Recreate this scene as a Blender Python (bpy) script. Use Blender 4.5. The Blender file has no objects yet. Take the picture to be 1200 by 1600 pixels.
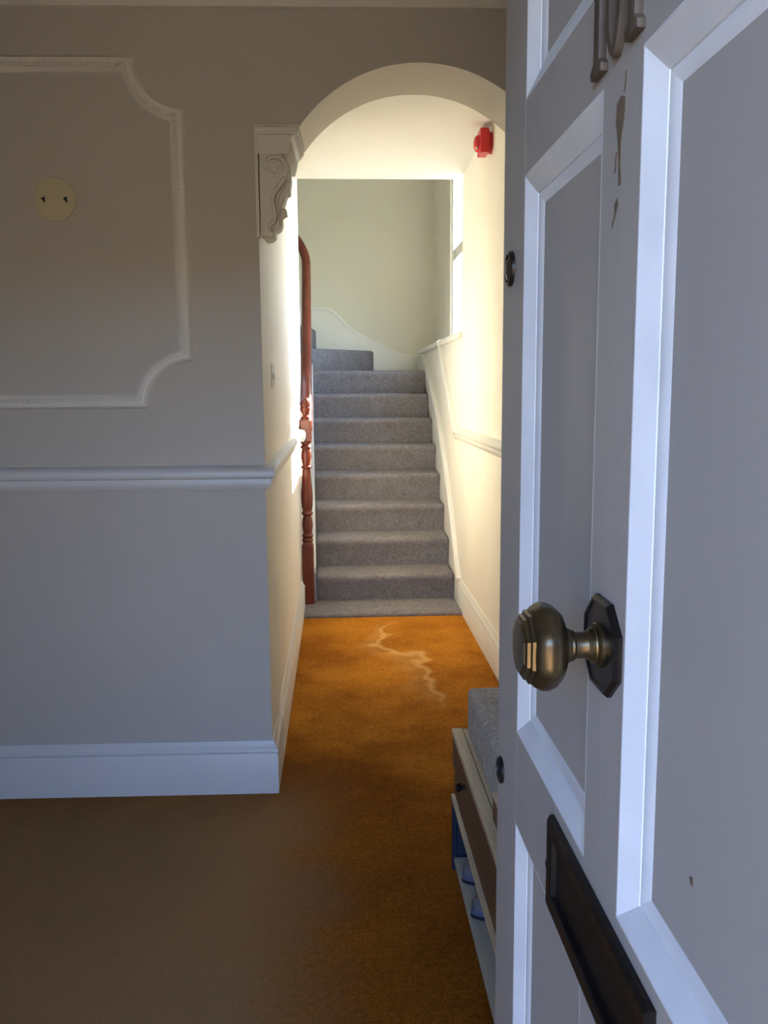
import bpy, bmesh, math, random
from mathutils import Vector, Matrix
random.seed(4)
PI = math.pi
SC = bpy.context.scene
COL = SC.collection

# ------------------------------------------------------------------ camera
F_PX, YAW, PITCH, ROLL, EYE = 1369.29, .0519, .1413, -.0073, 1.38
cam = bpy.data.cameras.new('camera')
cam.sensor_fit = 'VERTICAL'
cam.sensor_height = 32.0
cam.lens = F_PX / 1600 * 32.0
cam.clip_start = .01
cam_o = bpy.data.objects.new('camera', cam)
COL.objects.link(cam_o)
fwd = Vector((math.sin(YAW) * math.cos(PITCH), math.cos(YAW) * math.cos(PITCH), -math.sin(PITCH)))
right = Vector((math.cos(YAW), -math.sin(YAW), 0))
up = right.cross(fwd)
r2 = right * math.cos(ROLL) + up * math.sin(ROLL)
u2 = -right * math.sin(ROLL) + up * math.cos(ROLL)
m = Matrix((r2, u2, -fwd)).transposed().to_4x4()
m.translation = Vector((0, 0, EYE))
cam_o.matrix_world = m
SC.camera = cam_o

# ------------------------------------------------------------------ light
SC.view_settings.view_transform = 'Standard'
SC.view_settings.look = 'None'
SC.view_settings.gamma = 1
SC.view_settings.use_curve_mapping = False
SC.view_settings.exposure = 1.08

SUN_DIR = Vector((-1.0, -.85, -.89)).normalized()      # the way the light travels
SUN_ELEV = math.asin(-SUN_DIR.z)
w = bpy.data.worlds.new('sky')
SC.world = w
w.use_nodes = True
nt = w.node_tree
bg = nt.nodes['Background']
sky = nt.nodes.new('ShaderNodeTexSky')
sky.sky_type = 'NISHITA'
sky.sun_disc = False
sky.sun_elevation = SUN_ELEV
sky.sun_rotation = math.atan2(1.0, .85)
sky.air_density = 1.0
sky.dust_density = .4
sky.ozone_density = 2.0
wb = nt.nodes.new('ShaderNodeMix')                     # the camera's white balance leans to the warm room: the sky reads blue
wb.data_type = 'RGBA'
wb.blend_type = 'MULTIPLY'
wb.inputs[0].default_value = 1
wb.inputs[7].default_value = (.78, .93, 1.21, 1)
nt.links.new(sky.outputs[0], wb.inputs[6])
nt.links.new(wb.outputs[2], bg.inputs[0])
bg.inputs[1].default_value = 1.42

sd = bpy.data.lights.new('sun', 'SUN')
sd.energy = 26.0
sd.angle = math.radians(.53)
sd.color = (1.0, .93, .80)
so = bpy.data.objects.new('sun', sd)
COL.objects.link(so)
so.rotation_euler = SUN_DIR.to_track_quat('-Z', 'Y').to_euler()
so.location = (4, 9, 6)


def portal(name, loc, rot, sx, sy):
    """a sampling portal for the sky in a real opening (emits nothing of its own)"""
    d = bpy.data.lights.new(name, 'AREA')
    d.shape = 'RECTANGLE'
    d.size, d.size_y = sx, sy
    d.cycles.is_portal = True
    o = bpy.data.objects.new(name, d)
    COL.objects.link(o)
    o.location, o.rotation_euler = loc, rot
    return o


portal('doorway_portal', (-.23, -.06, 1.03), (PI / 2, 0, 0), .98, 2.06)         # faces +Y
portal('window_portal', (1.0, 6.19, 2.345), (0, PI / 2, 0), 1.3, 1.6)           # faces -X


# ------------------------------------------------------------------ materials
def nodes(name):
    mt = bpy.data.materials.new(name)
    mt.use_nodes = True
    t = mt.node_tree
    return mt, t, t.nodes['Principled BSDF']


def paint(name, col, rough=.6, var=.06, scale=3.0, bump=.05, bscale=60, spec=.4, stretch=None, metal=0.0, col2=None, detail=4):
    """painted / plastered / wooden surface: base colour with soft mottling and a fine relief"""
    mt, t, p = nodes(name)
    tc = t.nodes.new('ShaderNodeTexCoord')
    mp = t.nodes.new('ShaderNodeMapping')
    if stretch:
        mp.inputs['Scale'].default_value = stretch
    t.links.new(tc.outputs['Object'], mp.inputs[0])
    n = t.nodes.new('ShaderNodeTexNoise')
    n.inputs['Scale'].default_value = scale
    n.inputs['Detail'].default_value = detail
    t.links.new(mp.outputs[0], n.inputs['Vector'])
    r = t.nodes.new('ShaderNodeValToRGB')
    r.color_ramp.elements[0].position = .3
    r.color_ramp.elements[1].position = .7
    c2 = col2 if col2 else tuple(c * (1 - 2 * var) for c in col)
    r.color_ramp.elements[0].color = (*c2, 1)
    r.color_ramp.elements[1].color = (*col, 1)
    t.links.new(n.outputs['Fac'], r.inputs[0])
    t.links.new(r.outputs[0], p.inputs['Base Color'])
    p.inputs['Roughness'].default_value = rough
    p.inputs['Metallic'].default_value = metal
    p.inputs['Specular IOR Level'].default_value = spec
    if bump:
        n2 = t.nodes.new('ShaderNodeTexNoise')
        n2.inputs['Scale'].default_value = bscale
        n2.inputs['Detail'].default_value = 5
        t.links.new(mp.outputs[0], n2.inputs['Vector'])
        b = t.nodes.new('ShaderNodeBump')
        b.inputs['Strength'].default_value = bump
        b.inputs['Distance'].default_value = .01
        t.links.new(n2.outputs['Fac'], b.inputs['Height'])
        t.links.new(b.outputs[0], p.inputs['Normal'])
    return mt


def carpet(name, dark, light, patch, pscale=1.2, fibre=420, bump=.6, lines=None):
    mt, t, p = nodes(name)
    L = t.links.new
    tc = t.nodes.new('ShaderNodeTexCoord')
    n = t.nodes.new('ShaderNodeTexNoise')
    n.inputs['Scale'].default_value = fibre
    n.inputs['Detail'].default_value = 2
    L(tc.outputs['Object'], n.inputs['Vector'])
    r = t.nodes.new('ShaderNodeValToRGB')
    r.color_ramp.elements[0].position = .33
    r.color_ramp.elements[1].position = .67
    r.color_ramp.elements[0].color = (*dark, 1)
    r.color_ramp.elements[1].color = (*light, 1)
    L(n.outputs['Fac'], r.inputs[0])
    n2 = t.nodes.new('ShaderNodeTexNoise')
    n2.inputs['Scale'].default_value = pscale
    n2.inputs['Detail'].default_value = 8
    n2.inputs['Roughness'].default_value = .65
    L(tc.outputs['Object'], n2.inputs['Vector'])
    r2_ = t.nodes.new('ShaderNodeValToRGB')
    r2_.color_ramp.elements[0].position = .38
    r2_.color_ramp.elements[1].position = .62
    r2_.color_ramp.elements[0].color = (*patch, 1)
    r2_.color_ramp.elements[1].color = (1, 1, 1, 1)
    L(n2.outputs['Fac'], r2_.inputs[0])
    mx = t.nodes.new('ShaderNodeMix')
    mx.data_type = 'RGBA'
    mx.blend_type = 'MULTIPLY'
    mx.inputs[0].default_value = 1
    L(r.outputs[0], mx.inputs[6])
    L(r2_.outputs[0], mx.inputs[7])
    out = mx.outputs[2]
    n5 = t.nodes.new('ShaderNodeTexNoise')                # coarser tufts and fluff
    n5.inputs['Scale'].default_value = 62
    n5.inputs['Detail'].default_value = 3
    L(tc.outputs['Object'], n5.inputs['Vector'])
    r5 = t.nodes.new('ShaderNodeValToRGB')
    r5.color_ramp.elements[0].position = .36
    r5.color_ramp.elements[1].position = .64
    r5.color_ramp.elements[0].color = (.74, .72, .70, 1)
    r5.color_ramp.elements[1].color = (1.0, 1.0, 1.0, 1)
    L(n5.outputs['Fac'], r5.inputs[0])
    mx5 = t.nodes.new('ShaderNodeMix')
    mx5.data_type = 'RGBA'
    mx5.blend_type = 'MULTIPLY'
    mx5.inputs[0].default_value = 1
    L(out, mx5.inputs[6])
    L(r5.outputs[0], mx5.inputs[7])
    out = mx5.outputs[2]
    if lines:                                             # a pale tide mark where something was spilt
        x0, y0, y1, width, colr = lines
        def math_(op, a, b=None, c=None):
            q = t.nodes.new('ShaderNodeMath')
            q.operation = op
            for i, v in enumerate((a, b, c)):
                if v is None:
                    continue
                if isinstance(v, (int, float)):
                    q.inputs[i].default_value = v
                else:
                    L(v, q.inputs[i])
            return q.outputs[0]
        sp_ = t.nodes.new('ShaderNodeSeparateXYZ')
        L(tc.outputs['Object'], sp_.inputs[0])
        nw = t.nodes.new('ShaderNodeTexNoise')
        nw.inputs['Scale'].default_value = 1.7
        nw.inputs['Detail'].default_value = 3
        L(tc.outputs['Object'], nw.inputs['Vector'])
        wob = math_('MULTIPLY_ADD', nw.outputs['Fac'], .9, -.45)
        lean = math_('MULTIPLY_ADD', sp_.outputs[1], -.10, .45)
        dist = math_('SUBTRACT', math_('ADD', math_('ADD', sp_.outputs[0], wob), -x0), lean)
        # crisp on one side, fading on the other, like a dried tide line
        near = math_('SUBTRACT', 1, math_('DIVIDE', math_('ABSOLUTE', dist), width))
        near = math_('MULTIPLY', math_('MAXIMUM', near, 0), .55)
        soft = math_('SUBTRACT', 1, math_('DIVIDE', math_('ABSOLUTE', math_('ADD', dist, .05)), .07))
        near = math_('MAXIMUM', near, math_('MULTIPLY', math_('MAXIMUM', soft, 0), .16))
        mid_ = (y0 + y1) / 2
        fade = math_('SUBTRACT', 1, math_('DIVIDE', math_('ABSOLUTE', math_('SUBTRACT', sp_.outputs[1], mid_)), (y1 - y0) / 2))
        fade = math_('MINIMUM', math_('MULTIPLY', math_('MAXIMUM', fade, 0), 4), 1)
        rr_out = math_('MULTIPLY', near, fade)
        m2 = t.nodes.new('ShaderNodeMix')
        m2.data_type = 'RGBA'
        L(rr_out, m2.inputs[0])
        L(out, m2.inputs[6])
        m2.inputs[7].default_value = (*colr, 1)
        out = m2.outputs[2]
    if lines:                                             # doorway shade and skylight put into the pile's colour inside the front door
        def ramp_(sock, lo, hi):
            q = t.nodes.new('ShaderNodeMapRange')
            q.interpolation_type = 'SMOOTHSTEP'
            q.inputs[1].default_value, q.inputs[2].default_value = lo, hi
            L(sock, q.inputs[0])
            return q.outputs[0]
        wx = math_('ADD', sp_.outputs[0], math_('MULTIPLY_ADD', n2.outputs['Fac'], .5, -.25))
        door_shade = math_('MULTIPLY', ramp_(math_('ADD', sp_.outputs[1], math_('MULTIPLY_ADD', n2.outputs['Fac'], 2.4, -1.2)), 4.6, 2.5), .78)  # painted shade: someone in the doorway blocks the sky, so colour darkens towards it
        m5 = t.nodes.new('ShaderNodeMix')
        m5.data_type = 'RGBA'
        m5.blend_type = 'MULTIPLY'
        L(door_shade, m5.inputs[0])
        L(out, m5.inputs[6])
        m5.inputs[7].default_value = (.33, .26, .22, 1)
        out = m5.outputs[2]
        sky_sheen = math_('MULTIPLY', ramp_(wx, .10, -.32), ramp_(sp_.outputs[1], 3.2, 2.5))  # painted skylight: pile greyed on the left where the doorway lights it
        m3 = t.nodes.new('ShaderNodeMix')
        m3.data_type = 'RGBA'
        L(math_('MULTIPLY', sky_sheen, .72), m3.inputs[0])
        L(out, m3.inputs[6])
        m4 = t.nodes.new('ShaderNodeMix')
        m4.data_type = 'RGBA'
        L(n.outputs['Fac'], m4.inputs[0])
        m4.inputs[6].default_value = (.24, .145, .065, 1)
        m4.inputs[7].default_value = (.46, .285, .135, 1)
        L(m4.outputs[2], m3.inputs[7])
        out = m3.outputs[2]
    L(out, p.inputs['Base Color'])
    p.inputs['Roughness'].default_value = .95
    p.inputs['Specular IOR Level'].default_value = .08
    b = t.nodes.new('ShaderNodeBump')
    b.inputs['Strength'].default_value = bump
    b.inputs['Distance'].default_value = .004
    L(n.outputs['Fac'], b.inputs['Height'])
    L(b.outputs[0], p.inputs['Normal'])
    return mt


def glass(name, tint=(1, 1, 1)):
    mt = bpy.data.materials.new(name)
    mt.use_nodes = True
    t = mt.node_tree
    t.nodes.clear()
    o = t.nodes.new('ShaderNodeOutputMaterial')
    tr = t.nodes.new('ShaderNodeBsdfTransparent')
    tr.inputs[0].default_value = (*tint, 1)
    g = t.nodes.new('ShaderNodeBsdfGlossy')
    g.inputs['Roughness'].default_value = .03
    mx = t.nodes.new('ShaderNodeMixShader')
    mx.inputs[0].default_value = .06
    t.links.new(tr.outputs[0], mx.inputs[1])
    t.links.new(g.outputs[0], mx.inputs[2])
    t.links.new(mx.outputs[0], o.inputs[0])
    return mt


M = {}
M['hall_wall'] = paint('hall_wall_paint', (.52, .475, .405), .75, .03, 2.0, .06, 90)
M['cream_wall'] = paint('cream_wall_paint', (.88, .81, .675), .7, .025, 2.5, .05, 90)
M['stair_wall'] = paint('stair_wall_paint', (.72, .665, .54), .75, .03, 1.6, .05, 90)
M['ceiling'] = paint('ceiling_paint', (.80, .76, .68), .8, .02, 2, .05, 70)
M['trim'] = paint('white_trim_gloss', (.66, .64, .60), .38, .03, 4, .04, 40)
M['cream_trim'] = paint('cream_trim_gloss', (.80, .76, .67), .38, .03, 4, .04, 40)
M['moulding'] = paint('plaster_moulding_paint', (.74, .69, .60), .6, .04, 6, .08, 60)
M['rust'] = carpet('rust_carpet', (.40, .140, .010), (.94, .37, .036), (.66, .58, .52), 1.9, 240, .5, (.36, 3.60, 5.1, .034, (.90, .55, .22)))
M['grey_carpet'] = carpet('grey_stair_carpet', (.21, .19, .197), (.40, .365, .365), (.88, .87, .87), 9, 420, .6)
M['mahogany'] = paint('mahogany_varnish', (.19, .036, .020), .22, .0, 4, .02, 30, .5, (3, 3, .5), 0, (.13, .026, .014))
M['door'] = paint('door_putty_paint', (.46, .42, .375), .5, .035, 5, .06, 18, .4, (5, 5, .4))
M['door_trim'] = paint('door_moulding_white', (.84, .84, .83), .4, .05, 14, .08, 40)
M['panel'] = paint('door_panel_paint', (.46, .42, .375), .5, .02, 4, .05, 12, .4, (5, 5, .35))
M['bronze'] = paint('aged_bronze', (.17, .115, .05), .3, .0, 26, .03, 60, .5, None, .85, (.08, .055, .03))
M['dark_bronze'] = paint('dark_bronze', (.030, .023, .018), .34, .0, 20, .04, 50, .4, None, .55, (.014, .011, .010))
M['flap'] = paint('letter_flap_bronze', (.016, .013, .012), .4, .0, 20, .04, 50, .35, None, .3, (.010, .008, .008))
M['black_hole'] = paint('dark_recess', (.008, .008, .01), .7, .0, 20, 0)
M['scar'] = paint('bare_wood_scar', (.22, .16, .10), .8, .2, 40, .2, 80)
M['oak'] = paint('oak_veneer', (.68, .55, .36), .5, .0, 3, .05, 30, .4, (22, 1.2, 22), 0, (.54, .42, .26))
M['oak_dark'] = paint('dark_oak_front', (.175, .10, .045), .5, .0, 3, .05, 30, .4, (22, 1.2, 22), 0, (.12, .065, .03))
M['slat'] = paint('shelf_slat_paint', (.46, .42, .32), .5, .08, 6, .05, 40, .4, (8, 1, 8))
M['navy'] = paint('navy_board', (.012, .022, .05), .5, .1, 8, .05, 40)
M['cushion'] = carpet('grey_cushion_felt', (.52, .495, .46), (.80, .76, .70), (.85, .85, .85), 26, 300, .5)
M['slipper_blue'] = paint('slipper_blue_cloth', (.13, .135, .21), .9, .1, 30, .3, 200)
M['slipper_grey'] = paint('slipper_grey_lining', (.17, .165, .16), .95, .1, 30, .3, 200)
M['sole'] = paint('dark_sole', (.015, .015, .018), .7, .1, 30, .1)
M['red'] = paint('alarm_red_plastic', (.62, .012, .016), .28, .04, 8, 0, 40, .5)
M['red_lens'] = paint('alarm_red_lens', (.72, .03, .035), .12, .04, 8, 0, 40, .6)
M['cream_plastic'] = paint('old_cream_plastic', (.60, .52, .33), .45, .04, 9, .02, 40)
M['switch'] = paint('white_switch_plastic', (.62, .57, .45), .4, .03, 9, 0, 40)
M['ground'] = paint('pavement_concrete', (.42, .29, .16), .9, .1, 6, .3, 40)
M['brick_added'] = paint('outside_render_added', (.24, .18, .115), .9, .1, 6, .3, 40)
M['glass'] = glass('window_glass', (.97, .98, .96))
M['obscured'] = glass('obscured_green_glass', (.42, .78, .68))
t_ = M['obscured'].node_tree
mix_ = [n_ for n_ in t_.nodes if n_.type == 'MIX_SHADER'][0]
tl_ = t_.nodes.new('ShaderNodeBsdfTranslucent')
tl_.inputs[0].default_value = (.86, .86, .77, 1)
mix2 = t_.nodes.new('ShaderNodeMixShader')
mix2.inputs[0].default_value = .85
t_.links.new(mix_.outputs[0], mix2.inputs[1])
t_.links.new(tl_.outputs[0], mix2.inputs[2])
t_.links.new(mix2.outputs[0], [n_ for n_ in t_.nodes if n_.type == 'OUTPUT_MATERIAL'][0].inputs[0])
M['wood_grey'] = paint('door_back_paint', (.6, .56, .5), .5)


# ------------------------------------------------------------------ mesh helpers
class MB:
    def __init__(self):
        self.bm = bmesh.new()

    def box(self, a, b, bevel=0.0, seg=2):
        a, b = Vector(a), Vector(b)
        r = bmesh.ops.create_cube(self.bm, size=1)
        vs = r['verts']
        c, s = (a + b) / 2, b - a
        for v in vs:
            v.co = Vector((v.co.x * s.x, v.co.y * s.y, v.co.z * s.z)) + c
        if bevel:
            es = list({e for v in vs for e in v.link_edges})
            bmesh.ops.bevel(self.bm, geom=es, offset=bevel, segments=seg, profile=.5, affect='EDGES')
        return self

    def prism(self, pts, axis, lo, hi, bevel=0.0, seg=2):
        """2-D outline extruded along an axis: x -> pts are (y,z); y -> (x,z); z -> (x,y)"""
        def mk(p, h):
            return {'x': (h, p[0], p[1]), 'y': (p[0], h, p[1]), 'z': (p[0], p[1], h)}[axis]
        va = [self.bm.verts.new(mk(p, lo)) for p in pts]
        vb = [self.bm.verts.new(mk(p, hi)) for p in pts]
        fs = [self.bm.faces.new(va), self.bm.faces.new(vb[::-1])]
        n = len(pts)
        for i in range(n):
            fs.append(self.bm.faces.new((va[i], vb[i], vb[(i + 1) % n], va[(i + 1) % n])))
        bmesh.ops.recalc_face_normals(self.bm, faces=fs)
        if bevel:
            es = list({e for f in fs[:2] for e in f.edges})
            bmesh.ops.bevel(self.bm, geom=es, offset=bevel, segments=seg, profile=.5, affect='EDGES')
        return self

    def lathe(self, prof, origin, axis=(0, 0, 1), seg=24, ref=(1, 0, 0), phase=0.0):
        """prof: list of (radius, height)"""
        o, ax = Vector(origin), Vector(axis).normalized()
        u = Vector(ref)
        if abs(u.normalized().dot(ax)) > .95:
            u = Vector((0, 0, 1))
        u = (u - ax * u.dot(ax)).normalized()
        v = ax.cross(u)
        rings = []
        for r, h in prof:
            if r < 1e-6:
                rings.append([self.bm.verts.new(o + ax * h)])
            else:
                rings.append([self.bm.verts.new(o + ax * h + (u * math.cos(phase + 2 * PI * k / seg) + v * math.sin(phase + 2 * PI * k / seg)) * r) for k in range(seg)])
        fs = []
        for A, B in zip(rings, rings[1:]):
            for k in range(seg):
                k2 = (k + 1) % seg
                if len(A) == 1 and len(B) == 1:
                    continue
                if len(A) == 1:
                    fs.append(self.bm.faces.new((A[0], B[k2], B[k])))
                elif len(B) == 1:
                    fs.append(self.bm.faces.new((A[k], A[k2], B[0])))
                else:
                    fs.append(self.bm.faces.new((A[k], A[k2], B[k2], B[k])))
        for R, flip in ((rings[0], True), (rings[-1], False)):
            if len(R) > 1:
                fs.append(self.bm.faces.new(R[::-1] if flip else R))
        bmesh.ops.recalc_face_normals(self.bm, faces=fs)
        return self

    def sweep(self, rings, closed=False, caps=True):
        """rings: list of lists of points"""
        R = [[self.bm.verts.new(p) for p in ring] for ring in rings]
        n = len(R[0])
        fs = []
        pairs = list(zip(R, R[1:])) + ([(R[-1], R[0])] if closed else [])
        for A, B in pairs:
            for k in range(n):
                fs.append(self.bm.faces.new((A[k], A[(k + 1) % n], B[(k + 1) % n], B[k])))
        if caps and not closed:
            fs.append(self.bm.faces.new(R[0][::-1]))
            fs.append(self.bm.faces.new(R[-1]))
        bmesh.ops.recalc_face_normals(self.bm, faces=fs)
        return self

    def rail(self, prof, path, side=1):
        """moulding profile [(out, z)] run along a floor-plan path with mitred corners; out is to the
        right of the direction of travel when side = 1"""
        P = [Vector(p) for p in path]
        rings = []
        for i, p in enumerate(P):
            d0 = (P[i] - P[i - 1]).normalized() if i else None
            d1 = (P[i + 1] - P[i]).normalized() if i < len(P) - 1 else None
            n0 = Vector((d0.y, -d0.x)) * side if d0 else None
            n1 = Vector((d1.y, -d1.x)) * side if d1 else None
            if n0 is None:
                n = n1
            elif n1 is None:
                n = n0
            else:
                b = (n0 + n1).normalized()
                n = b / max(.2, b.dot(n0))
            rings.append([(p.x + n.x * o, p.y + n.y * o, z) for o, z in prof])
        return self.sweep(rings)

    def rect_loop(self, prof, y0, y1, z0, z1):
        """profile [(inset, depth)] run round a rectangle in the door plane"""
        rings = []
        for y, z, sy, sz in ((y0, z0, 1, 1), (y1, z0, -1, 1), (y1, z1, -1, -1), (y0, z1, 1, -1)):
            rings.append([(d, y + sy * i, z + sz * i) for i, d in prof])
        return self.sweep(rings, closed=True)

    def tube(self, pts, rad, seg=8, flat=1.0):
        P = [Vector(p) for p in pts]
        rings = []
        for i, p in enumerate(P):
            d = (P[min(i + 1, len(P) - 1)] - P[max(i - 1, 0)]).normalized()
            ref = Vector((0, 0, 1)) if abs(d.z) < .9 else Vector((0, 1, 0))
            u = d.cross(ref).normalized()
            v = u.cross(d)
            r = rad[i] if isinstance(rad, (list, tuple)) else rad
            rings.append([p + (u * math.cos(2 * PI * k / seg) + v * math.sin(2 * PI * k / seg) * flat) * r for k in range(seg)])
        return self.sweep(rings)

    def build(self, name, mat, parent=None, smooth=False, auto=None):
        me = bpy.data.meshes.new(name)
        self.bm.to_mesh(me)
        self.bm.free()
        me.materials.append(M[mat])
        if smooth or auto:
            for p in me.polygons:
                p.use_smooth = True
            if auto:
                me.set_sharp_from_angle(angle=math.radians(auto))
        o = bpy.data.objects.new(name, me)
        COL.objects.link(o)
        if parent:
            o.parent = parent
        return o


def tag(o, label=None, cat=None, group=None, kind=None):
    for k, v in (('label', label), ('category', cat), ('group', group), ('kind', kind)):
        if v:
            o[k] = v
    return o


def empty(name, loc, rz=0.0, label=None, cat=None, kind=None):
    o = bpy.data.objects.new(name, None)
    COL.objects.link(o)
    o.location = loc
    o.rotation_euler.z = rz
    o.empty_display_size = .1
    return tag(o, label, cat, None, kind)


def structure(o):
    o['kind'] = 'structure'
    return o


def shifted(rz, px, py):
    """world -> position on the slightly turned arch wall (its plane, distance along x from the corner)"""
    return (px, 2.885 - math.tan(.0216) * (px + .24) + py)


# ------------------------------------------------------------------ the setting
XL, XR, CEIL, CEIL2, TOP = -.24, .762, 2.68, 2.627, 4.3
YW, YW2, YS, YB = 2.885, 3.185, 5.521, 8.2
HL = -1.75                                         # left wall of the entrance hall
G, RISE = .2732, .19

structure(MB().box((-3, -.3, -.35), (3, .19, -.16)).box((-6, -8, -.45), (6, -.3, -.3)).build('ground', 'ground'))
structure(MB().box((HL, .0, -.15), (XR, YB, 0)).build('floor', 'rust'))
# porch added out of view to keep skylight off the open door
structure(MB().box((-1.15, -1.05, -.16), (-.95, -.05, 2.5)).box((.45, -1.05, -.16), (.65, -.05, 2.5)).build('wall_porch_added', 'brick_added'))
structure(MB().box((-9, -11.4, -.45), (9, -11, 2.9)).build('wall_street_added', 'brick_added'))  # added unseen wall, hides the low sky from the upper hall wall
structure(MB().box((-1.15, -1.05, 2.32), (.65, -.05, 2.5)).build('ceiling_porch_added', 'ceiling'))  # added lid of the porch, narrows the sky seen through the doorway

# arch wall facing the camera, turned a hair
pts = [(0, 2.187), (.135, 2.187)]
ac, ar = .27 - XL, .467
a0 = math.acos((.135 - ac) / ar)
z0 = 2.187 - ar * math.sin(a0)
N = 40
a1 = PI - a0
for k in range(1, N):
    a = a0 + (a1 - a0) * k / N
    pts.append((ac + ar * math.cos(a), z0 + ar * math.sin(a)))
pts += [(2 * ac - .135, 2.187), (XR - XL, 2.187), (XR - XL, CEIL + .1), (0, CEIL + .1)]
pier = [(HL - XL, 0), (0, 0), (0, CEIL + .1), (HL - XL, CEIL + .1)]
for outline in (pier, pts):
    ow = MB().prism(outline, 'y', 0, .300).build('wall_back', 'hall_wall')
    ow.location = (XL, YW, 0)
    ow.rotation_euler.z = -.0216
    structure(ow)
    ow.data.materials.append(M['cream_wall'])
    for p in ow.data.polygons:                      # the jamb and the far side are painted cream like the passage
        c = p.center
        if (p.normal.x > .9 and outline is pier) or p.normal.y > .5 or (outline is pts and p.normal.z < -.05 and c.z < 2.6):
            p.material_index = 1

structure(MB().box((HL - .15, .0, 0), (HL, YW + .3, CEIL + .1)).build('wall_left', 'hall_wall'))
# entrance wall with the doorway
structure(MB().box((HL, -.05, 0), (-.72, .2, CEIL + .1)).box((.265, -.05, 0), (1.05, .2, CEIL + .1))
          .box((-.72, -.05, 2.06), (.265, .2, CEIL + .1)).build('wall_front', 'hall_wall'))
structure(MB().box((-.72, -.03, 0), (-.68, .16, 2.06)).box((.222, -.03, 0), (.265, .16, 2.06))
          .box((-.68, -.03, 2.02), (.222, .16, 2.06)).build('trim_1', 'door_trim'))
# right wall: entrance hall and passage in one, then the window recess over the stairs
WY0, WY1, WZ0, WZ1, XRR = 5.39, 6.99, 1.69, 3.0, .894
wr = MB()
wr.box((XR, .2, 0), (1.05, WY0, TOP))
wr.box((XR, WY0, 0), (1.05, YB, 1.672))
wr.box((XRR, WY1, 1.672), (1.05, YB, TOP))
wr.box((XRR, WY0, WZ1), (1.05, WY1, TOP))
structure(wr.build('wall_right', 'cream_wall'))
# left wall of the passage, ends beside the stairs with a softly rounded arris
pl = [(XL - .12, YW2 - .02), (XL, YW2 - .02), (XL, 5.93)]
for k in range(1, 7):
    a = k / 6 * PI / 2
    pl.append((XL - .05 + .05 * math.cos(a), 5.93 + .05 * math.sin(a)))
pl += [(XL - .12, 5.98)]
structure(MB().prism(pl, 'z', 0, TOP).build('wall_passage', 'cream_wall', auto=40))
ws = MB()
ws.box((-1.35, YB, 0), (1.05, YB + .15, TOP))
structure(ws.build('wall_stair', 'stair_wall'))
structure(MB().box((-1.5, 5.86, 0), (-1.35, YB + .15, TOP)).box((-1.35, 5.86, 0), (XL - .11, 5.98, TOP)).build('wall_landing', 'stair_wall'))
structure(MB().box((HL, .0, CEIL), (1.05, YW + .3, CEIL + .15)).build('ceiling', 'ceiling'))
structure(MB().box((XL - .12, YW2 - .05, CEIL2), (XR, 5.525, CEIL2 + .3)).build('ceiling_passage', 'ceiling'))
structure(MB().box((-1.5, 5.2, TOP), (1.05, YB + .15, TOP + .1)).box((XL - .12, 5.42, CEIL2 + .3), (XR, 5.52, TOP)).build('ceiling_stairwell', 'ceiling'))

# --- mouldings of the room
dado = [(0, 1.052), (.010, 1.052), (.014, 1.058), (.020, 1.066), (.022, 1.074), (.020, 1.082), (.019, 1.087), (.026, 1.088),
        (.031, 1.096), (.032, 1.106), (.028, 1.117), (.018, 1.124), (.008, 1.129), (0, 1.130)]
base = [(0, 0), (.020, 0), (.020, .135), (.017, .139), (.017, .144), (.021, .147), (.022, .154), (.017, .160), (.012, .168), (.009, .176), (.006, .185), (0, .186)]
wl = lambda x: YW - math.tan(.0216) * (x - XL)
structure(MB().rail(dado, [(HL, wl(HL)), (XL, YW), (XL, YW2 - .02)]).build('trim_2', 'trim', auto=50))
structure(MB().rail(base, [(HL, wl(HL)), (XL, YW), (XL, YW2 - .02)]).build('baseboard_back', 'trim', auto=50))
tr = MB().rail(dado, [(XL, YW2 - .02), (XL, 5.40)])
tr.lathe([(0, 1.050), (.030, 1.054), (.040, 1.075), (.044, 1.1), (.036, 1.122), (0, 1.132)], (XL, 5.40, 0), seg=20)
structure(tr.build('trim_3', 'cream_trim', auto=50))
bl = [(0, 0), (.020, 0), (.020, .135), (.017, .139), (.017, .144), (.021, .147), (.022, .154), (.017, .160), (.012, .168), (.009, .176), (.006, .185), (0, .186)]
structure(MB().rail(bl, [(XL, YW2 - .02), (XL, 5.39)]).build('baseboard_left', 'cream_trim', auto=50))
structure(MB().rail(bl, [(XR, .2), (XR, 5.36)], -1).build('baseboard_right', 'cream_trim', auto=50))
structure(MB().rail(dado, [(XR, .2), (XR, 5.60)], -1).build('trim_4', 'cream_trim', auto=50))
# raking dado up the stair wall to the window ledge
sl = MB()
P0, P1 = Vector((5.585, 1.09)), Vector((6.50, 1.69))
dn = (P1 - P0).normalized()
nn = Vector((-dn.y, dn.x))
rings = []
for p in (P0 - dn * .02, P1):
    rings.append([(XR - o, p.x + nn.x * (z - 1.09), p.y + nn.y * (z - 1.09)) for o, z in dado])
sl.sweep(rings)
structure(sl.build('trim_5', 'cream_trim', auto=50))
# cornice of the hall
cov = [(0, 2.528), (.014, 2.530), (.018, 2.545), (.02, 2.56), (.035, 2.585), (.06, 2.615), (.09, 2.64), (.11, 2.652), (.115, 2.68), (0, 2.68)]
structure(MB().rail(cov, [(HL, wl(HL)), (XR, wl(XR))]).build('trim_6', 'moulding', auto=50))

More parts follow.
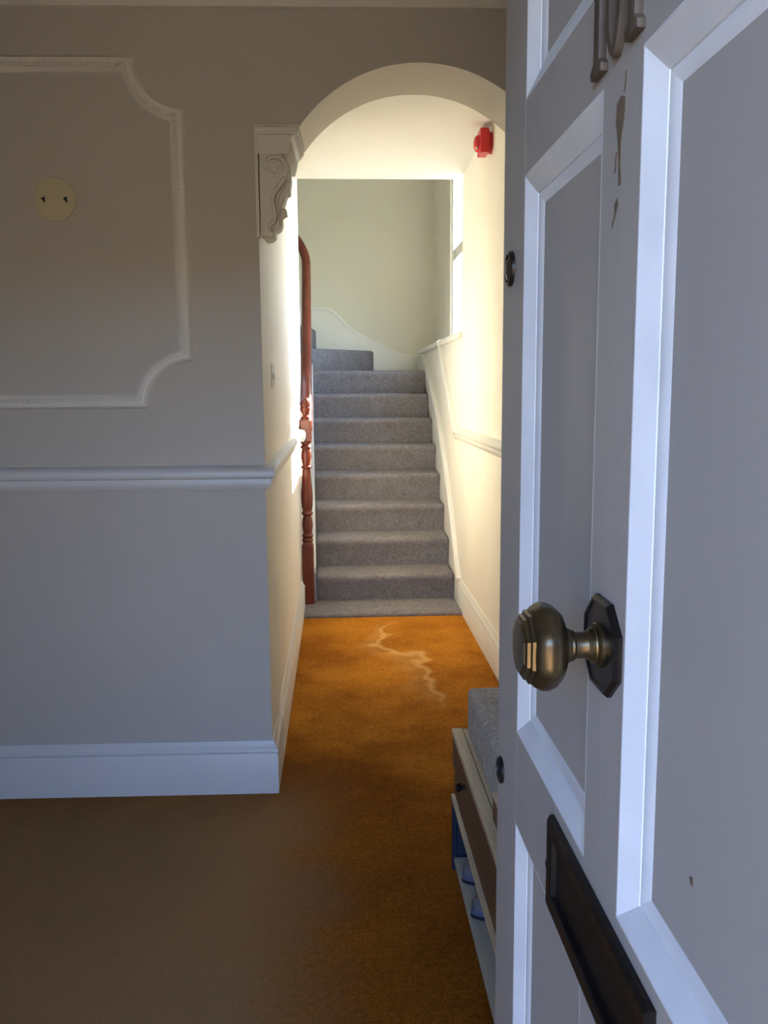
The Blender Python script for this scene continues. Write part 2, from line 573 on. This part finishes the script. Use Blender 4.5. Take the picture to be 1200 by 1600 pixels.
# skirting of the winders on the stairwell's end wall (raking, swept up to the left)
sk = [(XR, 1.50), (XR, 1.665), (.70, 1.662), (.60, 1.683), (.50, 1.722), (.40, 1.765), (.30, 1.815), (.20, 1.872), (.10, 1.95), (.02, 2.035), (-.05, 2.09), (-.10, 2.105), (-.25, 2.108), (-1.35, 2.108), (-1.35, 1.50)]
structure(MB().prism(sk, 'y', YB - .018, YB).build('baseboard_stair', 'cream_trim'))
cap = [(x, z) for x, z in sk[1:-1]]
rings = []
for i, (x, z) in enumerate(cap):
    a, b = cap[max(i - 1, 0)], cap[min(i + 1, len(cap) - 1)]
    d = Vector((b[0] - a[0], b[1] - a[1])).normalized()
    n = Vector((d.y, -d.x))
    if n.y < 0:
        n = -n
    rings.append([(x + n.x * h, YB - o, z + n.y * h) for o, h in ((0, -.022), (.024, -.022), (.027, -.012), (.024, -.002), (.012, .006), (0, .008))])
structure(MB().sweep(rings).build('trim_7', 'cream_trim', auto=50))

# --- window over the stairs
win = empty('window_1', (0, 0, 0), kind='structure')
fx0, fx1 = .905, .965
MB().box((.738, WY0 - .012, 1.672), (XRR + .02, YB, 1.714), .008).build('sill', 'cream_trim', win, auto=50)
f = MB()
f.box((fx0, WY0, WZ0), (fx1, WY0 + .05, WZ1), .004).box((fx0, WY1 - .06, WZ0), (fx1, WY1, WZ1), .004)
f.box((fx0, WY0, WZ1 - .06), (fx1, WY1, WZ1), .004).box((fx0, WY0, WZ0 + .015), (fx1, WY1, WZ0 + .06), .004)
f.build('window_frame', 'cream_trim', win)
MB().box((fx0 + .004, WY0 + .03, 2.340), (fx1, WY1 - .03, 2.420), .004).build('meeting_rail', 'cream_trim', win)
MB().box((fx0, 6.22, 1.71), (fx1, 6.31, WZ1 - .03), .004).build('mullion', 'cream_trim', win)
for i, (a, b) in enumerate(((WY0 + .04, 6.23), (6.30, WY1 - .05))):
    for j, (c, d) in enumerate(((1.73, 2.345), (2.415, WZ1 - .05))):
        o = MB().box((.932, a, c), (.938, b, d)).build('pane', 'obscured' if i and j else 'glass', win)
        if i and j:
            o['label'] = 'pale green obscured pane'

# ------------------------------------------------------------------ staircase
st = empty('staircase', (.29, YS, 0), 0, 'grey carpeted staircase climbing away beyond the arch with mahogany newel and handrail', 'staircase')


def pin(o, parent):
    """parent keeping world coordinates (parents here are unrotated empties)"""
    o.parent = parent
    o.location = -Vector(parent.location)
    return o


def xleft(y):
    return -.15 - (y - YS) * .026


for n in range(8):
    z0, z1 = n * RISE, (n + 1) * RISE
    y0 = YS + n * G
    dep = G + .012 if n < 7 else .40
    # side outline: riser leaning under a padded nosing, then the tread
    prof = [(y0 + .010, z0 + (.022 if n == 0 else -.004)), (y0 + .004, z0 + .06), (y0 - .004, z0 + .12), (y0 - .014, z1 - .045), (y0 - .018, z1 - .03), (y0 - .017, z1 - .016), (y0 - .010, z1 - .005), (y0 + .004, z1), (y0 + .02, z1 + .001),
            (y0 + dep, z1), (y0 + dep, z0 + (.022 if n == 0 else -.004))]
    b = MB()
    rings = []
    xl, xr = xleft(y0), .737
    for x, ins in ((xl, .008), (xl + .006, .002), (xl + .016, 0), (xr - .016, 0), (xr - .006, .003), (xr, .012)):
        ring = []
        for k, (y, z) in enumerate(prof):
            yy, zz = y, z
            if 3 <= k <= 8:
                yy, zz = y + ins * .6, z - ins
            ring.append((x, yy, zz))
        rings.append(ring)
    b.sweep(rings)
    pin(b.build('step', 'grey_carpet', None, auto=50), st)
# winders turning left
c0 = (-.21, 7.50)
zz = 8 * RISE
for k, (p_in, p_out, p_out2) in enumerate((((-.215, 7.53), (.365, YB - .02), (-.17, YB - .02)), ((-.225, 7.60), (-.17, YB - .02), (-1.2, YB - .02)))):
    z1 = zz + RISE
    if k == 0:
        poly = [p_in, (.30, 8.06), (.335, 8.125), (.33, YB - .02), p_out2, (-.3, 7.62)]
    else:
        poly = [p_in, (-.185, YB - .07), (-.19, YB - .02), (-1.2, YB - .02), (-1.2, 7.5), (-.3, 7.5)]
    o = MB().prism(poly, 'z', zz - .02, z1, .022, 3).build('winder_step', 'grey_carpet', None, auto=60)
    pin(o, st)
    zz = z1
# wall string (right) following the pitch, with a bead on top
top = [(5.36, .186), (5.45, .245), (5.63, .444), (5.90, .690), (6.20, .93), (6.53, 1.165), (7.07, 1.42), (7.54, 1.60), (7.8, 1.664), (YB - .02, 1.672)]
pin(MB().prism([(5.36, .0)] + top + [(YB - .02, 1.45), (7.45, 1.45), (5.62, .0)], 'x', .739, XR).build('wall_string', 'cream_trim', None), st)
rings = []
for i, (y, z) in enumerate(top):
    a, b = top[max(i - 1, 0)], top[min(i + 1, len(top) - 1)]
    d = Vector((b[0] - a[0], b[1] - a[1])).normalized()
    n = Vector((-d.y, d.x))
    rings.append([(XR - o, y + n.x * h, z + n.y * h) for o, h in ((0, -.02), (.027, -.02), (.031, -.010), (.027, 0), (.012, .006), (0, .008))])
pin(MB().sweep(rings).build('string_bead', 'cream_trim', None, auto=50), st)
# outer string (left)
yA, yB_ = YS + .03, 7.45
os_ = MB().prism([(yA, .02), (yB_, 1.30), (yB_, 1.575), (yA + .02, .235), (yA, .20)], 'x', -.020, -.001)
for v in os_.bm.verts:
    v.co.x += xleft(v.co.y)
pin(os_.build('outer_string', 'cream_trim', None), st)


# newel post
nx, ny = -.199, 5.462
zp = lambda y: 1.326 - (y - 620) * .00404


def squarish(prof):
    b = MB()
    rings = []
    for r, z in prof:
        c = r * .22
        rings.append([(nx + sx * r - (sx * c if i else 0), ny + sy * r - (0 if i else sy * c), z)
                      for sx, sy, seq in ((1, -1, (0, 1)), (1, 1, (0, 1)), (-1, 1, (0, 1)), (-1, -1, (0, 1)))
                      for i in ((0, 1) if (sx * sy > 0) else (1, 0))])
    return b.sweep(rings)


nw = empty('newel_post', (nx - .29, ny - YS, 0))
nw.parent = st


def npart(b, name):
    o = b.build(name, 'mahogany', None, auto=40 if name in ('turned_shaft', 'finial') else None)
    o.parent = nw
    o.location = (-nx, -ny, 0)
    return o


npart(squarish([(.036, .026), (.036, .395), (.030, .415), (.026, .42)]), 'base_block')
turn = [(.024, .415), (.033, .424), (.036, .432), (.033, .440), (.027, .446), (.034, .452), (.036, .460), (.031, .468), (.026, .476), (.031, .50), (.034, .53), (.030, .565), (.024, .585),
        (.033, .594), (.036, .601), (.033, .609), (.027, .616), (.034, .64), (.037, .69), (.036, .73), (.031, .79), (.028, .84), (.026, .872), (.025, .880), (.034, .886), (.036, .892), (.032, .899),
        (.025, .904), (.029, .93), (.033, .955), (.030, .985), (.025, 1.003), (.033, 1.010), (.035, 1.018), (.030, 1.025), (.025, 1.032), (.034, 1.042), (.035, 1.05)]
npart(MB().lathe(turn, (nx, ny, 0), seg=28), 'turned_shaft')
npart(squarish([(.030, 1.048), (.037, 1.056), (.037, 1.178), (.031, 1.190)]), 'top_block')
npart(MB().lathe([(.022, 1.186), (.031, 1.194), (.033, 1.200), (.026, 1.207), (.019, 1.213), (.022, 1.222), (.030, 1.236), (.033, 1.252), (.031, 1.262), (.029, 1.266), (.033, 1.272), (.033, 1.28),
                  (.029, 1.298), (.022, 1.314), (.012, 1.323), (0, 1.326)], (nx, ny, 0), seg=28), 'finial')

# handrail: follows the pitch, then a wreath turns away to the left at the top
path = []
for k in range(15):
    y = 5.50 + k * .125
    path.append((-.194 - (y - 5.5) * .022, y, 1.125 + (y - 5.5) * .700))
x0, y0, z0 = path[-1]
for k in range(1, 11):
    a = k / 10 * PI / 2
    path.append((x0 - .30 * (1 - math.cos(a)) - .0 * a, y0 + .30 * math.sin(a), z0 + .32 * a))
path.append((x0 - .6, y0 + .32, z0 + .62))
sec = [(-.034, -.012), (-.026, -.030), (.026, -.030), (.034, -.012), (.036, .004), (.030, .018), (.016, .028), (0, .031), (-.016, .028), (-.030, .018), (-.036, .004)]
rings = []
for i, p in enumerate(path):
    a, b = Vector(path[max(i - 1, 0)]), Vector(path[min(i + 1, len(path) - 1)])
    d = (b - a).normalized()
    u = d.cross(Vector((0, 0, 1))).normalized()
    v = u.cross(d)
    rings.append([Vector(p) + u * s[0] + v * s[1] for s in sec])
pin(MB().sweep(rings).build('handrail', 'mahogany', None, auto=50), st)
for n in range(1, 8):
    y = YS + n * G + .02
    hz = 1.125 + (y - 5.5) * .70 - .035
    x = xleft(y) - .035
    b = MB().box((x - .013, y - .013, n * RISE + .02), (x + .013, y + .013, hz), .003)
    pin(b.build('baluster', 'cream_trim', None), st)

# carpet strip laid on the floor before the first step
b = MB()
prof = [(5.175, 0), (5.172, .010), (5.178, .020), (5.195, .024), (YS + .014, .024), (YS + .014, 0)]
b.sweep([[(x, y, z) for y, z in prof] for x in (XL + .021, XR - .022)])
pin(b.build('carpet_strip', 'grey_carpet', None, auto=50), st)

# ------------------------------------------------------------------ wall fittings
# plaster panel moulding with scooped corners
fr = empty('panel_moulding', (-.87, wl(-.87), 1.317), -.0216, 'cream ribbed plaster moulding frame with scooped corners on the wall', 'moulding')
hw, hh, R = .41, 1.073, .150
prof = [(0, 0), (.003, .010), (.008, .016), (.013, .012), (.016, .011), (.030, .018), (.036, .014), (.040, .010), (.046, .006), (.048, 0)]    # (inward, out of wall)


def frame_outline(ins):
    """outline of the frame inset by ins: straight sides, quarter circles scooped out of the corners"""
    P = []
    r = R + ins
    x1, x0 = hw - ins, -(hw - ins)
    zt, zb = hh - ins, ins
    K = 10
    # the scoop circles are centred on the outer corners
    def arc(cx, cz, s, e):
        out = []
        for k in range(K + 1):
            a = s + (e - s) * k / K
            out.append((cx + r * math.cos(a), cz + r * math.sin(a)))
        return out
    da = math.asin(min(1, ins / r))
    P += arc(hw, hh, PI + da, 1.5 * PI - da)                # top right
    P += arc(hw, 0, PI / 2 + da, PI - da)                   # bottom right
    P += arc(-hw, 0, da, PI / 2 - da)                       # bottom left
    P += arc(-hw, hh, 1.5 * PI + da, 2 * PI - da)           # top left
    return P


outl = [frame_outline(i) for i, h in prof]
b = MB()
rings = []
n = len(outl[0])
for k in range(n):
    rings.append([(outl[j][k][0], -prof[j][1], outl[j][k][1]) for j in range(len(prof))])
b.sweep(rings, closed=True)
b.build('frame_moulding', 'moulding', fr, auto=50)
# fine ribs along the middle band
rb = MB()
mid = frame_outline(.0225)
mid2 = frame_outline(.0345)
tot = 0
for k in range(n):
    a0_, a1_ = Vector(mid[k]), Vector(mid[(k + 1) % n])
    b0_, b1_ = Vector(mid2[k]), Vector(mid2[(k + 1) % n])
    L = (a1_ - a0_).length
    c = max(1, int(L / .0105))
    for q in range(c):
        t0, t1 = (q + .15) / c, (q + .65) / c
        A, B = a0_.lerp(a1_, t0), a0_.lerp(a1_, t1)
        Cc, Dd = b0_.lerp(b1_, t0), b0_.lerp(b1_, t1)
        lo, hi = .010, .0215
        vs = [rb.bm.verts.new((p.x, -h, p.y)) for h in (lo, hi) for p in (A, B, Dd, Cc)]
        for fidx in ((4, 5, 6, 7), (0, 1, 5, 4), (1, 2, 6, 5), (2, 3, 7, 6), (3, 0, 4, 7)):
            rb.bm.faces.new([vs[i] for i in fidx])
bmesh.ops.recalc_face_normals(rb.bm, faces=rb.bm.faces)
ob = rb.build('rib', 'moulding', fr)
ob['kind'] = 'stuff'

bp = empty('blanking_plate', (-.871, wl(-.871), 1.968), -.0216, 'round cream blanking plate with two dark screw holes on the wall', 'plate')
MB().lathe([(.066, 0), (.0665, .004), (.064, .007), (0, .0075)], (0, 0, 0), (0, -1, 0), 40).build('plate', 'cream_plastic', bp, auto=40)
for s in (-1, 1):
    q = [(s * .034 - .008, .002), (s * .034 - .001, .006), (s * .034 + .005, .008), (s * .034 + .004, .001), (s * .034 + .006, -.007), (s * .034 + .001, -.010), (s * .034 - .002, -.003)]
    MB().prism(q, 'y', -.0085, -.006).build('screw_hole', 'black_hole', bp)

# corbel under the arch
cb = empty('corbel', (XL, YW, 1.85), -.0216, 'carved plaster scroll corbel with leaf under the left foot of the arch', 'corbel')
cx = lambda px: (px - 404) * .00198 + .008
cz = lambda py: 2.192 - (py - 195) * .00194 - 1.85
# cap mouldings
b = MB()
b.box((-.004, -.022, cz(200)), (.134, .295, cz(198.2)), .0008)
b.box((-.002, -.016, cz(207)), (.130, .30, cz(200)), .003)
b.box((-.001, -.012, cz(211)), (.122, .30, cz(206)), .002)
b.build('cap', 'moulding', cb)
b = MB()
b.prism([(0, cz(211)), (.118, cz(211)), (.108, cz(218)), (.102, cz(228)), (.100, cz(240)), (.088, cz(241)), (0, cz(241))], 'y', -.010, .298, .003)
for z in (222, 227, 232, 237):
    b.box((.098, .0, cz(z + 1.2)), (.111 - (z - 222) * .0005, .29, cz(z - 1.2)), .002)
b.build('abacus', 'moulding', cb, auto=40)
# thin flat back strip up the wall edge
MB().prism([(-.005, cz(196)), (.004, cz(196)), (.004, cz(370)), (-.005, cz(370))], 'y', -.015, .02).build('edge_strip', 'moulding', cb)
S = [(403.5, 240), (436, 240), (443, 246), (447, 256), (447.5, 266), (445, 277), (439, 286), (431, 296), (426, 307), (425, 318), (428, 328), (430, 338), (427, 345), (420, 350), (419, 356), (422, 362), (419, 368), (412, 370), (403.5, 368)]
MB().prism([(cx(a), cz(b_)) for a, b_ in S], 'y', -.010, .06, .004).build('scroll', 'moulding', cb, auto=40)
LF = [(408, 245), (445, 245), (450, 254), (451.5, 266), (452, 279), (449.5, 290), (450, 296), (444, 299), (441, 311), (436, 319), (443, 322), (443, 329), (435, 334), (437, 345), (433, 354), (426, 358), (425, 366), (419, 371), (411, 373), (408, 371)]
MB().prism([(cx(a), cz(b_)) for a, b_ in LF], 'y', .03, .10, .008, 4).build('leaf', 'moulding', cb, auto=40)
# volute spiral raised on the face
sp = []
for k in range(60):
    a = k / 59 * 4.6 * PI
    r = .036 * (1 - k / 59 * .85)
    sp.append((cx(428) + r * math.cos(a - .3), -.013, cz(262) + r * math.sin(a - .3)))
MB().tube(sp, [.0065 - .004 * k / 59 for k in range(60)], 8).build('volute', 'moulding', cb, smooth=True)
ed = [(445, 277), (439, 286), (431, 296), (426, 307), (425, 318), (428, 328), (430, 338), (427, 345), (420, 350), (419, 356), (422, 362)]
MB().tube([(cx(a) - .004, -.012, cz(b_)) for a, b_ in ed], .0055, 8).build('edge_roll', 'moulding', cb, smooth=True)
for pts_ in (((440, 292), (434, 305), (430, 322)), ((446, 280), (444, 290), (438, 300)), ((436, 325), (434, 335), (432, 350))):
    MB().tube([(cx(a) + .004, .02 - .0 * i, cz(b_)) for i, (a, b_) in enumerate(pts_)], [.006, .008, .004], 8).build('leaf_vein', 'moulding', cb, smooth=True)

# light switch
sw = empty('light_switch', (XL, 3.24, 1.425), 0, 'small double light switch on the left wall just inside the arch', 'switch')
MB().box((-.001, -.073, -.043), (.009, .073, .043), .003).build('switch_plate', 'switch', sw)
for s in (-1, 1):
    MB().prism([(.008, -.012), (.014, -.012), (.010, .012), (.008, .012)], 'y', s * .03 - .011, s * .03 + .011, .001).build('rocker', 'switch', sw)

# fire alarm sounder
fa = empty('fire_alarm', (XR, 4.41, 2.545), 0, 'red fire alarm sounder high on the passage wall below the ceiling', 'alarm')
MB().lathe([(.050, 0), (.050, .012), (.046, .016), (.046, .018)], (0, 0, 0), (-1, 0, 0), 32).build('back_plate', 'red', fa, auto=40)
hs = [(-.052, -.055), (.052, -.055), (.058, -.045), (.060, .0), (.056, .040), (.040, .060), (-.040, .060), (-.056, .040), (-.060, .0), (-.058, -.045)]
MB().prism(hs, 'x', -.062, -.016, .007, 3).build('body', 'red', fa, auto=40)
MB().lathe([(.040, .058), (.040, .066), (.036, .076), (.026, .084), (.012, .087), (0, .088)], (0, 0, -.004), (-1, 0, 0), 32).build('lens', 'red_lens', fa, auto=40)
MB().lathe([(.006, .0), (.006, .006), (0, .008)], (-.072, -.026, -.030), (-1, -.3, 0), 12).build('indicator', 'switch', fa, auto=40)

# ------------------------------------------------------------------ front door, open at a right angle
DX, DY = .2144 - .0051 * .222, .222
dr = empty('door_1', (DX, DY, 0), .0051, 'putty coloured six panel front door standing open at right with bronze knob', 'door', 'structure')
W_, T_ = .891, .045
zt_ = 2.005
ZR = [(.012, .225), (.855, .969), (1.609, 1.687), (1.905, zt_)]
for y0, y1 in ((0, .119), (.772, W_)):
    MB().box((0, y0, .012), (T_, y1, zt_), .002).build('stile', 'door', dr)
for z0, z1 in ZR:
    MB().box((0, .119, z0), (T_, .772, z1), .0).build('rail', 'door', dr)
ROWS = [(.225, .855), (.969, 1.609), (1.687, 1.905)]
mprof = [(0, .012), (0, .0), (.002, .0), (.0235, .0095), (.0238, .0108), (.0252, .0100), (.0262, .0102), (.0380, .0158), (.0385, .0175), (.0385, .020), (0, .020)]
for z0, z1 in ROWS:
    MB().box((0, .401, z0), (T_, .489, z1), .0).build('muntin', 'door', dr)
    for y0, y1 in ((.119, .401), (.489, .772)):
        MB().box((.0145, y0 + .004, z0 + .004), (.030, y1 - .004, z1 - .004)).build('panel', 'panel', dr)
        MB().rect_loop(mprof, y0, y1, z0, z1).build('panel_moulding', 'door_trim', dr, auto=20)
        MB().rect_loop([(0, .045), (0, .028), (.02, .028), (.012, .036)], y0, y1, z0, z1).build('back_moulding', 'door_trim', dr)

# centre knob
kn = empty('door_knob', (0, .669 - DY, 1.175))
kn.parent = dr
AX, PH = (-1, 0, 0), PI / 8
oct_ = [(.0190, .0375), (.0420, .0175), (.0420, -.0175), (.0190, -.0375), (-.0190, -.0375), (-.0420, -.0175), (-.0420, .0175), (-.0190, .0375)]
b = MB()
b.sweep([[(d, y * k_, z * k_) for y, z in oct_] for d, k_ in ((.001, 1), (-.0030, 1), (-.0062, .93), (-.0062, .87), (-.0048, .84))])
b.build('rose', 'dark_bronze', kn)
MB().lathe([(.0180, .003), (.0180, .0075), (.0168, .0085), (.0150, .0087), (.0155, .0100), (.0150, .0113), (.0128, .0116), (.0128, .0135), (.0112, .0155), (.0106, .017), (.0106, .0255), (.0122, .026), (.0126, .0275), (.0122, .029), (.0138, .0295), (.0145, .033), (.0145, .037)],
           (0, 0, 0), AX, 28, (0, 0, 1), PH).build('neck', 'bronze', kn, auto=25)
b = MB()
b.lathe([(.013, .034), (.022, .0345), (.0295, .0375), (.0345, .0425), (.0368, .0485), (.0365, .0535), (.0335, .0590), (.0295, .0625)], (0, 0, 0), AX, 8, (0, 0, 1), PH)
es = [e for e in b.bm.edges if abs((e.verts[0].co - e.verts[1].co).x) > 1e-5]
bmesh.ops.bevel(b.bm, geom=es, offset=.006, segments=4, profile=.5, affect='EDGES')
b.build('knob_body', 'bronze', kn, auto=45)
MB().lathe([(.0298, .0620), (.0292, .0645), (.0262, .0655), (.0258, .0680), (.0225, .0690), (.0215, .0705), (.012, .0715), (0, .0718)], (0, 0, 0), AX, 8, (0, 0, 1), PH).build('knob_face', 'bronze', kn, auto=25)

# letter plate
lp = empty('letter_plate', (0, .674 - DY, .909))
lp.parent = dr
MB().rect_loop([(0, .002), (0, -.0045), (.0035, -.008), (.0155, -.008), (.0175, -.0065), (.018, .002)], -.140, .140, -.0475, .0475).build('surround', 'dark_bronze', lp)
MB().box((-.001, -.1235, -.031), (.002, .1235, .031), .0008).build('flap', 'flap', lp)
for s in (-1, 1):
    MB().lathe([(.0045, -.001), (.0045, .0085), (.003, .0098), (0, .010)], (0, s * .131, 0), AX, 14).build('fixing_bolt', 'dark_bronze', lp, auto=40)

# cylinder lock and escutcheon on the closing stile
ck = empty('cylinder_lock', (0, 1.060 - DY, 1.518))
ck.parent = dr
MB().lathe([(.0205, -.001), (.0205, .003), (.0185, .0055), (.0165, .0055), (.0160, .0035), (0, .0035)], (0, 0, 0), AX, 32).build('ring', 'dark_bronze', ck, auto=40)
MB().lathe([(.0125, .003), (.0125, .005), (.0112, .006), (0, .006)], (0, 0, -.001), AX, 24).build('barrel', 'bronze', ck, auto=40)
MB().prism([(-.0012, -.007), (.0012, -.007), (.0020, -.002), (.0012, .007), (-.0012, .007), (-.002, .002)], 'x', -.0068, -.0055).build('keyway', 'black_hole', ck)
ek = empty('escutcheon', (0, 1.084 - DY, .881))
ek.parent = dr
MB().lathe([(.0175, -.001), (.0175, .003), (.0155, .0048), (.0125, .0048), (.012, .003), (0, .003)], (0, 0, 0), AX, 28).build('rim', 'dark_bronze', ek, auto=40)
MB().lathe([(.0118, .002), (.0118, .0036), (0, .0036)], (0, 0, 0), AX, 24).build('keyhole', 'black_hole', ek)


# numerals 1 0 1, standing on the upper edge of the panels
def numeral(center_y, kind):
    B = MB()
    z0 = 1.619
    g = lambda pts_: [(center_y - DY - a, z0 + b_) for a, b_ in pts_]     # reading left to right runs towards the hinge
    if kind == '1':
        B.prism(g([(-.0135, 0), (.0135, 0), (.0135, .006), (.0075, .011), (.0075, .066), (.0075, .078), (.002, .078), (-.012, .066), (-.012, .060), (-.0065, .062), (-.0065, .011), (-.0135, .006)]), 'x', -.0065, .001, .0014)
    else:
        K = 36
        ro, ri = [], []
        for k in range(K):
            a = 2 * PI * k / K
            ro.append((math.cos(a) * .0180, .039 + math.sin(a) * .0395))
            ri.append((math.cos(a) * .0080, .039 + math.sin(a) * .029))
        ro, ri = g(ro), g(ri)
        rings = []
        for k in range(K):
            o_, i_ = ro[k], ri[k]
            ml = lambda t: (o_[0] + (i_[0] - o_[0]) * t, o_[1] + (i_[1] - o_[1]) * t)
            rings.append([(.001, *o_), (-.005, *o_), (-.0065, *ml(.15)), (-.0065, *ml(.85)), (-.005, *i_), (.001, *i_)])
        B.sweep(rings, closed=True)
    return B.build('numeral', 'numeral', dr, auto=40)


M['numeral'] = paint('weathered_bronze_numeral', (.15, .11, .075), .62, .0, 30, .1, 80, .35, None, .25, (.09, .068, .048))
numeral(.7150, '1')
numeral(.6735, '0')
numeral(.6335, '1')

# scars in the paint under the numerals
def scar(pts_):
    m_ = sum(y for y, z in pts_) / len(pts_)
    return MB().prism([(m_ + (y - m_) * 1.5 - DY, z) for y, z in pts_], 'x', -.0004, .001).build('paint_scar', 'scar', dr)


scar([(.674, 1.587), (.667, 1.590), (.661, 1.586), (.6615, 1.572), (.666, 1.558), (.6655, 1.540), (.664, 1.527), (.668, 1.527), (.669, 1.545), (.671, 1.560), (.6745, 1.573)])
scar([(.658, 1.604), (.656, 1.604), (.6575, 1.592), (.660, 1.590)])
scar([(.676, 1.552), (.674, 1.552), (.675, 1.538), (.6775, 1.538)])
scar([(.676, 1.515), (.671, 1.519), (.670, 1.513), (.674, 1.505), (.678, 1.498), (.679, 1.501), (.6755, 1.508)])
for yy, zz_, l in ((.52, 1.06, .003), (.49, 1.165, .005), (.60, 1.53, .0016)):
    b = MB().prism([(yy - DY - l, zz_ - l * .7), (yy - DY + l * .6, zz_ - l), (yy - DY + l, zz_ + l * .5), (yy - DY - l * .4, zz_ + l)], 'x', .0139, .015)
    if l < .004:
        b.build('paint_chip', 'scar', dr)
    else:
        b.bm.free()

# ------------------------------------------------------------------ shoe bench behind the door
BX0, BX1, BY0, BY1, BZ = .312, .735, 1.20, 2.372, .418
be = empty('shoe_bench', ((BX0 + BX1) / 2, (BY0 + BY1) / 2, 0), 0, 'low oak shoe bench with slatted shelf against the right wall behind the door', 'bench')


def bpart(b, name, mat, par=be, **k):
    return pin(b.build(name, mat, None, **k), par)


bpart(MB().box((BX0, BY0, BZ - .018), (BX0 + .030, BY1, BZ), .002), 'front_lip', 'oak')
bpart(MB().box((BX0 + .032, BY0, BZ - .020), (BX1, BY1, BZ - .002), .002), 'seat_board', 'oak')
bpart(MB().box((BX0 + .002, BY0 + .004, .312), (BX0 + .020, BY1 - .004, BZ - .019), .002), 'drawer_front', 'oak_dark')
bpart(MB().box((BX0 + .008, BY0 + .004, .222), (BX0 + .024, BY1 - .004, .3105), .002), 'apron', 'oak_dark')
bpart(MB().box((BX0 - .002, BY0, .208), (BX0 + .026, BY1, .221), .002), 'apron_lip', 'oak')
bpart(MB().lathe([(.006, 0), (.006, .010), (.011, .014), (.0125, .019), (.010, .024), (0, .026)], (BX0 + .002, 2.115, .362), (-1, 0, 0), 20), 'knob', 'dark_bronze', auto=40)
bpart(MB().box((BX0 + .012, BY1 - .022, .0), (BX1, BY1 - .004, BZ - .021), .002), 'end_panel', 'navy')
bpart(MB().box((BX0 + .012, BY0 + .004, .0), (BX1, BY0 + .022, BZ - .021), .002), 'end_panel', 'navy')
bpart(MB().box((BX0 + .0, BY1 - .030, .0), (BX0 + .012, BY1 - .004, .208), .002), 'leg', 'navy')
bpart(MB().box((BX0 + .0, BY0 + .004, .0), (BX0 + .012, BY0 + .030, .208), .002), 'leg', 'navy')
bpart(MB().box((BX1 - .012, BY0 + .022, .05), (BX1, BY1 - .022, BZ - .021)), 'back_board', 'oak_dark')
for k in range(5):
    x = BX0 + .004 + k * .082
    bpart(MB().box((x, BY0 + .022, .026), (x + .074, BY1 - .032, .042), .002), 'shelf_slat', 'slat' if k % 2 == 0 else 'oak')
for y in (BY0 + .12, BY1 - .14):
    bpart(MB().box((BX0 + .03, y, .0), (BX1 - .02, y + .03, .0255)), 'shelf_bearer', 'oak_dark')

# wooden box standing on the near end of the bench
bx = empty('wooden_box', (.45, 1.55, BZ), 0, 'plain wooden box standing on the near end of the oak bench', 'box')
pin(MB().box((BX0 + .022, 1.30, BZ + .001), (.60, 1.835, BZ + .058), .003).build('box_body', 'oak_dark', None), bx)
pin(MB().box((BX0 + .020, 1.298, BZ + .0585), (.602, 1.837, BZ + .066), .002).build('lid', 'oak', None), bx)

# grey seat cushion
cu = MB().box((.352, 1.845, BZ - .001), (.728, 2.345, .548), .014, 4)
co = tag(cu.build('seat_cushion', 'cushion', auto=60), 'thick grey felt seat cushion lying on the oak bench', 'cushion')
co['label'] = 'thick grey felt seat cushion lying on the oak bench'
tf = MB()
tf.lathe([(.010, 0), (.008, .003), (0, .004)], (.375, 2.31, .547), (0, 0, 1), 14)
pin(tf.build('tuft_button', 'cushion', None, auto=40), co)
bpy.data.objects['tuft_button'].location = (0, 0, 0)


# slippers on the shelf
def slipper(y, rot, label):
    s = empty('slipper', (.432, y, .042), rot, label, 'slipper')
    s['group'] = 'slippers on the bench shelf'
    out = lambda k, e=0: ( -.115 + .23 * k, (.034 + .014 * math.sin(k * PI) * (1.0) - (.016 if k > .9 else 0)) + e)
    o = []
    for k in range(13):
        a = 2 * PI * k / 24
        o.append(a)
    ring = [(-.112 * math.cos(2 * PI * k / 28), .043 * math.sin(2 * PI * k / 28) * (1 - .18 * math.cos(2 * PI * k / 28))) for k in range(28)]
    MB().prism(ring, 'z', .0005, .008, .002).build('sole', 'sole', s, auto=40)
    MB().prism([(p[0] * .99, p[1] * .98) for p in ring], 'z', .008, .028, .004).build('side_band', 'slipper_blue', s, auto=40)
    # upper: a dome over the toe end (towards -x)
    b = MB()
    rings = []
    for i in range(9):
        t = i / 8
        x = -.106 + t * .118
        h = .020 + .030 * math.sin(min(1, t * 1.15) * PI / 2)
        wd = .043 * math.sqrt(max(.02, 1 - (1 - min(1, t * 1.3 + .05)) ** 2)) * .98
        rings.append([(x, -wd * math.cos(PI * q / 10), .0275 + h * math.sin(PI * q / 10)) for q in range(11)])
    b.sweep(rings)
    b.build('upper', 'slipper_grey', s, auto=60)
    x, h = .012, .050
    MB().tube([(x, -.043 * math.cos(PI * q / 10), .028 + h * math.sin(PI * q / 10)) for q in range(11)], .006, 8).build('cuff', 'slipper_grey', s, smooth=True)
    MB().prism([(p[0] * .92, p[1] * .9) for p in ring], 'z', .0275, .031).build('insole', 'slipper_grey', s)
    return s


slipper(2.215, .0, 'grey slipper with blue side band on the bench shelf, farther of the two')
slipper(2.060, .06, 'grey slipper with blue side band on the bench shelf, nearer of the two')
